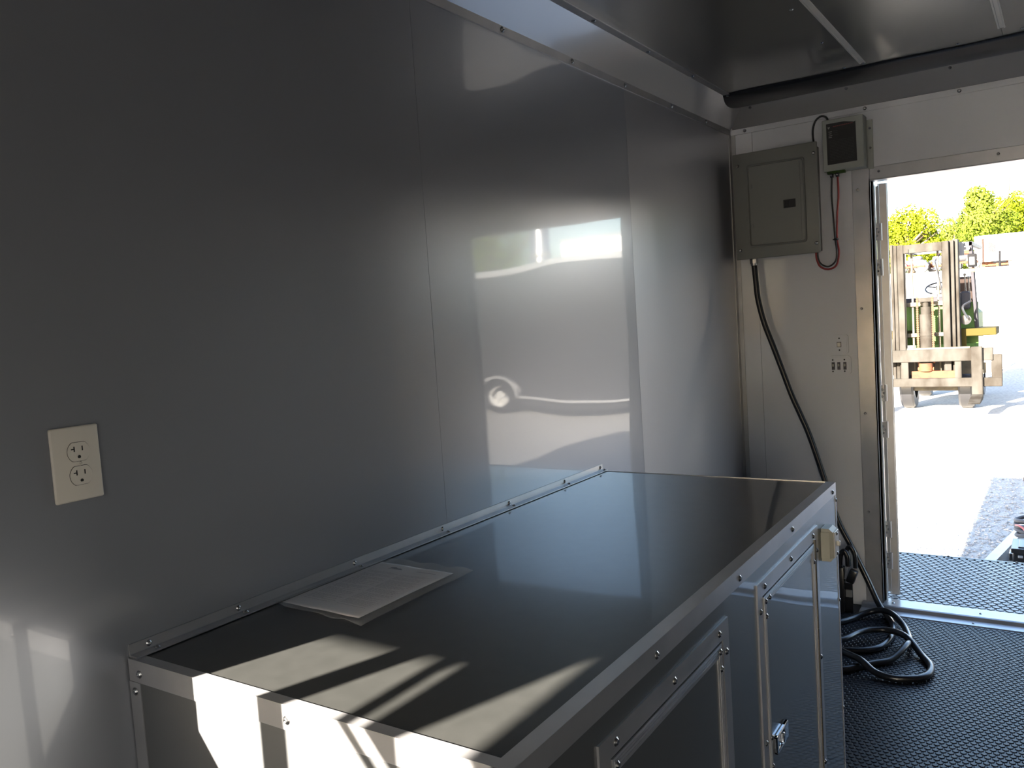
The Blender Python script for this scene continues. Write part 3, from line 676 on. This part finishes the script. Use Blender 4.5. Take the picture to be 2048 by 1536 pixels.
# unseen awning of the serving window, lengthened forward to shade the porch gravel
aw = thing('shading_awning', 'unseen flat awning panel outside the left wall, lengthened past the serving window to shade the ground', 'awning', (-.5, -.4, 1.6))
bm = nb(); box(bm, -1.15, -.056, -1.116, 3.60, 1.602, 1.632, .004); obj('panel', bm, 'out', aw)
for y in (.30, 3.5):
    bm = nb(); cyl(bm, (-.06, y, 1.10), (-.62, y, 1.602), .010); cyl(bm, (-.06, y, 1.10), (-.36, y, 1.37), .016); obj('gas_strut', bm, 'blackp', aw, smooth=True)

# ------------------------------------------------------------------ forklift, 14 m ahead
fk = thing('forklift', 'weathered green forklift with tall lift mast parked on gravel facing the doorway', 'forklift', (-.4, 15, GZ))
FYK = 14.0
def fp(name, m, *bs, smooth=False, par=fk, label=None):
    bm = nb()
    for b in bs: box(bm, *b)
    return obj(name, bm, m, par, smooth=smooth, label=label)
MX = -.56                                   # mast centre line
for s in (-1, 1):
    def X_(a): return MX + s*a
    def bx(a, b, y0, y1, z0, z1): x0, x1 = sorted((X_(a), X_(b))); return (x0, x1, y0, y1, z0, z1, .006)
    fp('outer_rail', 'mast', bx(.428, .466, FYK+.10, FYK+.30, -.05, 2.14), bx(.410, .430, FYK+.14, FYK+.18, -.05, 2.14))
    fp('middle_rail', 'mast', bx(.366, .414, FYK+.06, FYK+.24, -.02, 2.125), bx(.350, .367, FYK+.10, FYK+.13, -.02, 2.125))
    fp('inner_rail', 'mast', bx(.264, .352, FYK, FYK+.18, .05, 2.12), bx(.25, .266, FYK+.03, FYK+.06, .05, 2.12))
    fp('lift_rod', 'mastd', bx(.165, .195, FYK+.20, FYK+.23, 0, 2.0))
    bm = nb(); z = .30
    while z < 1.31:
        x0, x1 = (-.672, -.640) if s < 0 else (-.462, -.430)
        box(bm, x0, x1, FYK+.02, FYK+.045, z, z+.022); box(bm, x0+.007, x1-.007, FYK+.025, FYK+.04, z+.022, z+.034); z += .034
    obj('lift_chain', bm, 'rust', fk)
fp('cross_bar', 'mast', (-.824, -.296, FYK+.004, FYK+.06, 1.985, 2.115, .006), (-.80, -.75, FYK-.01, FYK+.03, 1.99, 2.05, .004))
fp('cross_bar', 'mastd', (-.83, -.12, FYK+.17, FYK+.22, 1.17, 1.235, .006), (-.83, -.12, FYK+.17, FYK+.22, .70, .76, .006))
fp('chain_crosshead', 'mast', (-.655, -.440, FYK+.03, FYK+.10, 1.235, 1.300, .006))
bm = nb(); cyl(bm, (-.545, FYK+.10, .2), (-.545, FYK+.10, 1.05), .098, n=20); cyl(bm, (-.545, FYK+.10, 1.05), (-.545, FYK+.10, 1.16), .074, n=20); cyl(bm, (-.545, FYK+.1, 1.16), (-.545, FYK+.1, 1.24), .045, n=16)
cyl(bm, (-.545, FYK+.10, .72), (-.545, FYK+.10, .76), .106, n=20); obj('lift_cylinder', bm, 'mast', fk, smooth=True)
# fork carriage
fp('carriage_bar', 'mast', (-1.36, .346, FYK-.14, FYK-.07, .335, .520, .008)); fp('carriage_bar', 'mast', (-1.36, .454, FYK-.14, FYK-.07, -.045, .085, .008))
fp('carriage_lip', 'mastd', (-.80, .05, FYK-.10, FYK-.02, .500, .545, .004), (-1.05, -.2, FYK-.06, FYK-.02, .33, .36, .004))
for x0, x1 in ((-.880, -.780), (-.155, -.065), (.320, .454), (-1.36, -1.23)):
    fp('carriage_post', 'mast', (x0, x1, FYK-.12, FYK-.05, .02, .42, .006))
fp('carriage_plate', 'rust', (-.745, -.155, FYK-.06, FYK-.03, .075, .190, .004))
fp('side_plate', 'mastd', (.21, .34, FYK-.08, FYK-.05, .15, .30, .004))
bm = nb(); cyl(bm, (-.55, FYK-.02, .19), (-.55, FYK-.02, .31), .10, n=16); cyl(bm, (-.66, FYK-.02, .22), (-.44, FYK-.02, .22), .03); obj('cylinder_base', bm, 'rust', fk, smooth=True)
for x0, x1 in ((.068, .212), (-1.36, -1.22)):
    bm = nb(); box(bm, x0, x1, FYK-.20, FYK-.14, -.22, .545, .01); prism(bm, [(FYK-.20, -.15), (FYK-.20, -.225), (FYK-.74, -.235), (FYK-.76, -.220), (FYK-.6, -.19)], 'x', x0, x1); obj('fork', bm, 'mast', fk)
# truck body
fp('dash_panel', 'green', (-.95, .110, FYK+.62, FYK+.70, .55, 1.19, .01)); fp('hood', 'green', (-.92, .02, FYK+1.6, FYK+2.7, .15, 1.05, .06))
fp('front_axle', 'mastd', (-.95, .03, FYK+.32, FYK+.55, -.15, .45, .02)); fp('cowl', 'postd', (-.90, -.10, FYK+.50, FYK+.62, 1.18, 1.30, .02)); fp('console', 'postd', (-.12, .015, FYK+.45, FYK+.62, 1.08, 1.36, .03))
fp('fender', 'olive', (-.115, .365, FYK+.30, FYK+.95, .680, .790, .008)); fp('fender', 'olive', (-1.30, -.82, FYK+.30, FYK+.95, .680, .790, .008)); fp('fender_leg', 'mastd', (.13, .19, FYK+.32, FYK+.38, .1, .69), (-1.10, -1.04, FYK+.32, FYK+.38, .1, .69)); fp('step_panel', 'olive', (-.115, -.03, FYK+.30, FYK+.36, .5, .70, .01), (-1.02, -.9, FYK+.30, FYK+.36, .2, .70, .01))
for x in (-.98, -.16):
    for y, rr in ((FYK+.62, .36), (FYK+2.4, .30)):
        bm = nb(); lathe(bm, [(rr*.55, 0), (rr*.93, 0), (rr, .03), (rr, .17), (rr*.93, .20), (rr*.55, .20)], (x, y, GZ+rr), 'x', 28, False); wl_ = obj('wheel', bm, 'black', fk, smooth=True)
        bm = nb(); lathe(bm, [(.05, .02), (rr*.54, .05), (rr*.56, .10), (rr*.54, .15), (.05, .18)], (x, y, GZ+rr), 'x', 20); obj('hub', bm, 'olive', wl_, smooth=True)
# overhead guard, lamps, seat, steering wheel, levers
for x, nm in ((.045, 1), (-.965, 0)):
    bm = nb(); s = 1 if nm else -1
    beam_ = [Vector((x, FYK+.46, 2.05)), Vector((x+.05*s, FYK+.66, .60))]
    d = beam_[1]-beam_[0]; q = d.to_track_quat('Z', 'Y').to_matrix().to_4x4()
    box(bm, -.022, .022, -.03, .03, -d.length/2, d.length/2, .004, Matrix.Translation((beam_[0]+beam_[1])/2) @ q); obj('guard_post', bm, 'postd', fk)
    xr = -.42 if nm else -1.20; fp('guard_post', 'postd', (xr-.025, xr+.025, FYK+2.0, FYK+2.06, .9, 2.10, .004))
fp('guard_rail', 'greyp', (.02, .07, FYK+.42, FYK+2.06, 2.04, 2.10, .004), (-.99, -.94, FYK+.42, FYK+2.06, 2.04, 2.10, .004), (-.99, .07, FYK+.42, FYK+.47, 2.04, 2.10, .004), (-.99, .07, FYK+2.0, FYK+2.06, 2.04, 2.10, .004))
for k in range(6):
    y = FYK+.65+k*.23; fp('guard_slat', 'greyp', (-.94, .02, y, y+.04, 2.055, 2.085, .003))
fp('bracket', 'greyp', (-.10, -.04, FYK+.36, FYK+.42, 1.90, 2.10, .004), (-.10, .04, FYK+.38, FYK+.42, 1.98, 2.02, .004))
bm = nb(); box(bm, .014, .132, FYK+.28, FYK+.36, 1.715, 1.910, .012, seg=2); lp = obj('work_lamp', bm, 'pole', fk, smooth=True)
bm = nb(); box(bm, .036, .108, FYK+.272, FYK+.284, 1.742, 1.862, .004, seg=2); obj('lamp_lens', bm, 'lens', lp, smooth=True)
fp('marker_lamp', 'orange', (.045, .105, FYK+.36, FYK+.40, 1.64, 1.70, .01))
bm = nb(); c_ = Vector((-.46, FYK+.95, 1.435)); ring = []
tl = Matrix.Rotation(math.radians(28), 4, 'X')
pts = [c_ + tl @ Vector((.19*math.cos(2*PI*i/24), .19*math.sin(2*PI*i/24), 0)) for i in range(25)]
tube(bm, pts, .013, n=8, k=2)
for a in (.6, 2.7, 4.7): cyl(bm, c_, c_ + tl @ Vector((.19*math.cos(a), .19*math.sin(a), 0)), .011, n=8)
cyl(bm, c_ + tl @ Vector((0, 0, -.02)), c_ + tl @ Vector((0, 0, .03)), .045, n=12); cyl(bm, c_, (-.46, FYK+.68, 1.15), .022, n=8); obj('steering_wheel', bm, 'blackp', fk, smooth=True)
fp('seat', 'seatm', (-.62, -.08, FYK+1.45, FYK+1.95, 1.05, 1.18, .05)); fp('seat_back', 'seatm', (-.50, -.015, FYK+1.70, FYK+1.80, 1.15, 1.60, .04))
for i, x in enumerate((-.05, .0, .05)):
    bm = nb(); tube(bm, [(x, FYK+.75, 1.15), (x-.01, FYK+.74, 1.35), (x-.02, FYK+.72, 1.60-.05*i)], .009, n=8); lathe(bm, [(.001, -.022), (.02, -.01), (.02, .01), (.001, .022)], (x-.02, FYK+.72, 1.615-.05*i), 'z', 12); obj('lever', bm, 'blackp', fk, smooth=True)
bm = nb(); tube(bm, [(-.30, FYK+.15, .2), (-.31, FYK+.16, 1.2), (-.40, FYK+.2, 1.75), (-.42, FYK+.3, 1.85), (-.36, FYK+.35, 1.95)], .012, n=8); tube(bm, [(.0, FYK+.2, .95), (-.06, FYK+.18, 1.12), (.03, FYK+.3, 1.2)], .016, n=8); obj('hose', bm, 'black', fk, smooth=True)
bm = nb(); lathe(bm, [(.02, -.02), (.075, -.012), (.075, .012), (.02, .02)], (-.03, FYK+.28, .93), 'y', 18); obj('tilt_pulley', bm, 'black', fk, smooth=True)

# ------------------------------------------------------------------ vehicles in the yard
def wheel(par, x, y, z, r, wd, ax='y', hubm='rim'):
    bm = nb(); lathe(bm, [(r*.6, 0), (r*.94, 0), (r, wd*.15), (r, wd*.85), (r*.94, wd), (r*.6, wd)], (x, y, z), ax, 32, False); t = obj('wheel', bm, 'black', par, smooth=True)
    bm = nb(); lathe(bm, [(.001, wd*.12), (r*.16, wd*.06), (r*.2, wd*.2), (r*.5, wd*.28), (r*.6, wd*.03), (r*.62, wd*.3), (r*.62, wd*.7), (.001, wd*.7)], (x, y, z), ax, 32); obj('rim', bm, hubm, t, smooth=True)
def cargo(name, label, x0, x1, y0, y1, zb, zt, m, wheels, wr_=.36, trim='alu', fender=True):
    t = thing(name, label, 'trailer', ((x0+x1)/2, (y0+y1)/2, zb))
    bm = nb(); box(bm, x0, x1, y0, y1, zb, zt, .03, seg=2); obj('body', bm, m, t)
    bm = nb(); box(bm, x0-.01, x1+.01, y0-.014, y0+.05, zt-.10, zt+.015, .006); obj('roof_rail', bm, trim, t)
    bm = nb(); box(bm, x0-.01, x1+.01, y0-.012, y0+.03, zb-.01, zb+.035, .004); obj('bottom_rail', bm, trim, t)
    bm = nb(); box(bm, x0+.1, x1-.1, y0+.15, y0+.27, zb-.16, zb-.01, .004); box(bm, x0+.1, x1-.1, y1-.27, y1-.15, zb-.16, zb-.01, .004); obj('chassis', bm, 'rust' if m == 'whitep' else 'black', t)
    g0 = gz(0, (y0+y1)/2)
    for wx in wheels:
        wheel(t, wx, y0-.05, g0+wr_, wr_, .22); wheel(t, wx, y1-.17, g0+wr_, wr_, .22)
        if fender:
            bm = nb(); q = [(math.cos(a), math.sin(a)) for a in [PI*i/16 for i in range(17)]]
            R1, R2 = wr_*1.28, wr_*1.14
            prism(bm, [(wx+R1*a, g0+wr_+R1*b*.95) for a, b in q]+[(wx+R2*a, g0+wr_+R2*b*.95) for a, b in q[::-1]], 'y', y0-.10, y0+.02); obj('fender', bm, trim, t)
    return t
cargo('cargo_trailer', 'black enclosed cargo trailer with bright rails parked to the right, mirrored in the wall', 2.2, 9.6, 13.0, 15.4, -.12, 2.42, 'blackt', (7.93, 8.85))
# big white box trailer up the yard
bt2 = thing('box_trailer', 'large white box trailer parked at the top of the yard before the trees', 'trailer', (1.0, 43, 2.2))
z0 = gz(0, 43)
bm = nb(); box(bm, -2.15, 8.0, 42, 44.4, 2.61, 3.75, .02); obj('body', bm, 'whitep', bt2)
bm = nb(); box(bm, -2.15, -2.06, 41.98, 42.0, 2.25, 3.7, .004); obj('rear_post', bm, 'whitep', bt2)
bm = nb(); box(bm, -1.86, -1.78, 41.96, 41.998, 2.60, 3.62, .004); obj('corner_stripe', bm, 'stripe', bt2)
bm = nb()
for k in range(6): box(bm, -1.62+.05*k, -1.62+.05*k+.04, 41.96, 41.998, 2.98, 3.52-.035*k, .002)
obj('side_vent', bm, 'vent', bt2, kind='stuff')
bm = nb(); box(bm, -1.9, 7.9, 42.3, 42.5, 2.42, 2.61); box(bm, -1.9, 7.9, 43.9, 44.1, 2.42, 2.61); obj('chassis', bm, 'rust', bt2)
for x in (-.55, .35): wheel(bt2, x, 42.1, z0+.36, .36, .25, 'y', 'whitep')
bm = nb(); box(bm, -1.35, -1.25, 42.1, 42.2, z0, 2.6); box(bm, -1.5, -1.1, 42.05, 42.25, z0, z0+.03); obj('landing_leg', bm, 'rust', bt2)
# a wooden trailer hitch jack stand in front of it
bm = nb(); cyl(bm, (-1.02, 39, gz(0, 39)), (-1.02, 39, gz(0, 39)+.75), .04); cyl(bm, (-1.25, 39, gz(0, 39)+.3), (-.8, 39, gz(0, 39)+.3), .035); box(bm, -1.12, -.92, 38.9, 39.1, gz(0, 39), gz(0, 39)+.04)
tag(obj('jack_stand', bm, 'pole', smooth=True), 'small dark jack stand on bright ground in front of the white box trailer', 'jack stand')
# farm machinery behind the forklift mast
def machine(x, y, label, c1_, c2_, h):
    t = thing('farm_machine', label, 'machine', (x, y, gz(0, y))); z = gz(0, y)
    bm = nb(); box(bm, x-.42, x+.42, y, y+.9, z+.30, z+.30+h*.45, .06, seg=2); obj('body', bm, c1_, t, smooth=True)
    bm = nb(); cyl(bm, (x-.2, y+.2, z+.3+h*.4), (x-.2, y+.2, z+.3+h), .03); box(bm, x-.1, x+.35, y+.1, y+.6, z+.3+h*.45, z+.35+h*.6, .03); obj('mast', bm, c2_, t)
    for dx in (-.36, .36):
        wheel(t, x+dx*1.0, y-.05, z+.26, .26, .16, 'y', 'silver')
    bm = nb(); box(bm, x-.5, x+.5, y-.1, y-.04, z+.22, z+.30, .01); box(bm, x-.48, x-.42, y-.1, y+.6, z+.2, z+.45, .01); obj('drawbar', bm, 'rust', t)
machine(-3.72, 35, 'red farm machine seen through the forklift mast, left', 'red', 'greyp', .5)
machine(-2.70, 36.2, 'grey and rust farm machine seen through the forklift mast, right', 'greyp', 'rust', .75)
machine(-1.95, 34.6, 'dark machine parked between the forklift and the white box trailer', 'blackp', 'rust', .55)
# silver tank and pale van body seen only in the wall's reflection
tk_ = thing('storage_tank', 'silver upright storage tank behind the black cargo trailer', 'tank', (14.2, 25, gz(0, 25)))
z0 = gz(0, 25)
bm = nb(); lathe(bm, [(.6, z0), (.6, 4.55), (.55, 4.68), (.001, 4.85)], (14.25, 25, 0), 'z', 40); obj('shell', bm, 'silver', tk_, smooth=True)
bm = nb(); lathe(bm, [(.62, 3.55), (.64, 3.58), (.64, 3.68), (.62, 3.71)], (14.25, 25, 0), 'z', 40); lathe(bm, [(.62, 2.0), (.64, 2.03), (.64, 2.12), (.62, 2.15)], (14.25, 25, 0), 'z', 40); obj('band', bm, 'alud', tk_, smooth=True)
cargo('cargo_trailer', 'white enclosed cargo trailer behind the black one, mirrored bright in the wall', 9.2, 12.9, 25.0, 27.2, z0+.55, 4.05, 'whitep', (10.8,))

# ------------------------------------------------------------------ trees and hill
def tree(name, x, y, h, cr_, m, label, n=11000, group=None, leaf=.24):
    z = gz(x, y); t = thing(name, label, 'tree', (x, y, z), group)
    bm = nb(); tube(bm, [(x, y, z-.3), (x+.1, y, z+h*.3), (x-.15, y, z+h*.62), (x, y, z+h*.85)], lambda s: .22*(1-s)+.05, n=8, k=4)
    for k in range(6):
        a = R.random()*6.28; b = z+h*R.uniform(.3, .6); tube(bm, [(x, y, b), (x+cr_*.35*math.cos(a), y+cr_*.35*math.sin(a), b+h*.12), (x+cr_*.7*math.cos(a), y+cr_*.7*math.sin(a), b+h*.25)], lambda s: .09*(1-s)+.02, n=6, k=3)
    obj('trunk', bm, 'trunk', t, smooth=True)
    blobs = []
    for k in range(16):
        a = R.random()*6.28; rr = cr_*math.sqrt(R.random())*.72; zz = z+h*R.uniform(.25, .88)
        taper = 1-.5*max(0, (zz-z)/h-.55)/.45
        blobs.append((Vector((x+rr*taper*math.cos(a), y+rr*taper*math.sin(a), zz)), cr_*R.uniform(.28, .46)))
    bm = nb()
    for i in range(n):
        c, br = R.choice(blobs); d = Vector((R.gauss(0, 1), R.gauss(0, 1), R.gauss(0, 1))).normalized()
        p = c + d*br*R.uniform(.75, 1.06); s = leaf*R.uniform(.4, 1)
        nrm = (d+Vector((R.gauss(0, .5), R.gauss(0, .5), R.gauss(0, .5)))).normalized(); u = nrm.orthogonal().normalized(); v = nrm.cross(u); a = R.random()*6.28
        u, v = u*math.cos(a)+v*math.sin(a), v*math.cos(a)-u*math.sin(a)
        q = [bm.verts.new(p+u*s*.5), bm.verts.new(p+v*s*.3), bm.verts.new(p-u*s*.5), bm.verts.new(p-v*s*.3)]; bm.faces.new(q)
    obj('foliage', bm, m, t)
row = [(-12.6, 58, 5.2, 2.6, 'leafd'), (-9.2, 60, 4.9, 2.6, 'leaf'), (-6.8, 56.5, 4.5, 2.2, 'leaf'), (-5.0, 64, 4.5, 2.1, 'leafd'), (-3.3, 61, 5.7, 2.3, 'leafd'), (-1.7, 61, 7.9, 2.7, 'leaf'), (1.9, 60, 9.6, 2.9, 'leaf'), (6, 62, 8.6, 3.4, 'leafd')]
labs = ['bright tree farthest left in the row, beyond the forklift mast', 'yellow-green low tree above the forklift mast, second from the left', 'yellow-green low tree directly above the forklift mast top', 'lowest green tree between the mast and the white box trailer',
        'looser grey-green tree rising just left of the white box trailer', 'full yellow-green tree above the left end of the white box trailer', 'tallest yellow-green tree at the right edge of the doorway view', 'green tree at the far right of the row, behind the white box trailer']
for i, ((x, y, h, c_r, m), l) in enumerate(zip(row, labs)):
    k = 1.14 if i % 2 else 1
    tree('leafy_tree', 1.27+(x-1.27)*k, y*k, h, c_r, m, l, group='trees beyond the yard', n=11000)
for x, y, h, c_r, l in ((15.6, 22.5, 4.4, 1.7, 'dark green tree beside the silver tank'), (27, 40, 7, 3.5, 'green tree far behind the white cargo trailer'), (14, 42, 7.5, 3.4, 'tree standing behind the silver tank'), (35, 46, 8, 4, 'broad tree at the far right of the yard')):
    tree('leafy_tree', x, y, h, c_r, 'leafd', l, n=3600, group='trees at the right of the yard')
bm = nb(); g = []
for i in range(60):
    x = -120+i*4; hh = 15.0+2.2*math.sin(x*.05+1)+1.3*math.sin(x*.13)+R.uniform(-.3, .3); g.append([bm.verts.new((x, 200, 2)), bm.verts.new((x, 206, hh*.75)), bm.verts.new((x, 214, hh)), bm.verts.new((x, 240, hh*.8))])
for A, B in zip(g, g[1:]):
    for j in range(3): bm.faces.new((A[j], B[j], B[j+1], A[j+1]))
o = obj('distant_hill', bm, 'hill', smooth=True); o['kind'] = 'structure'
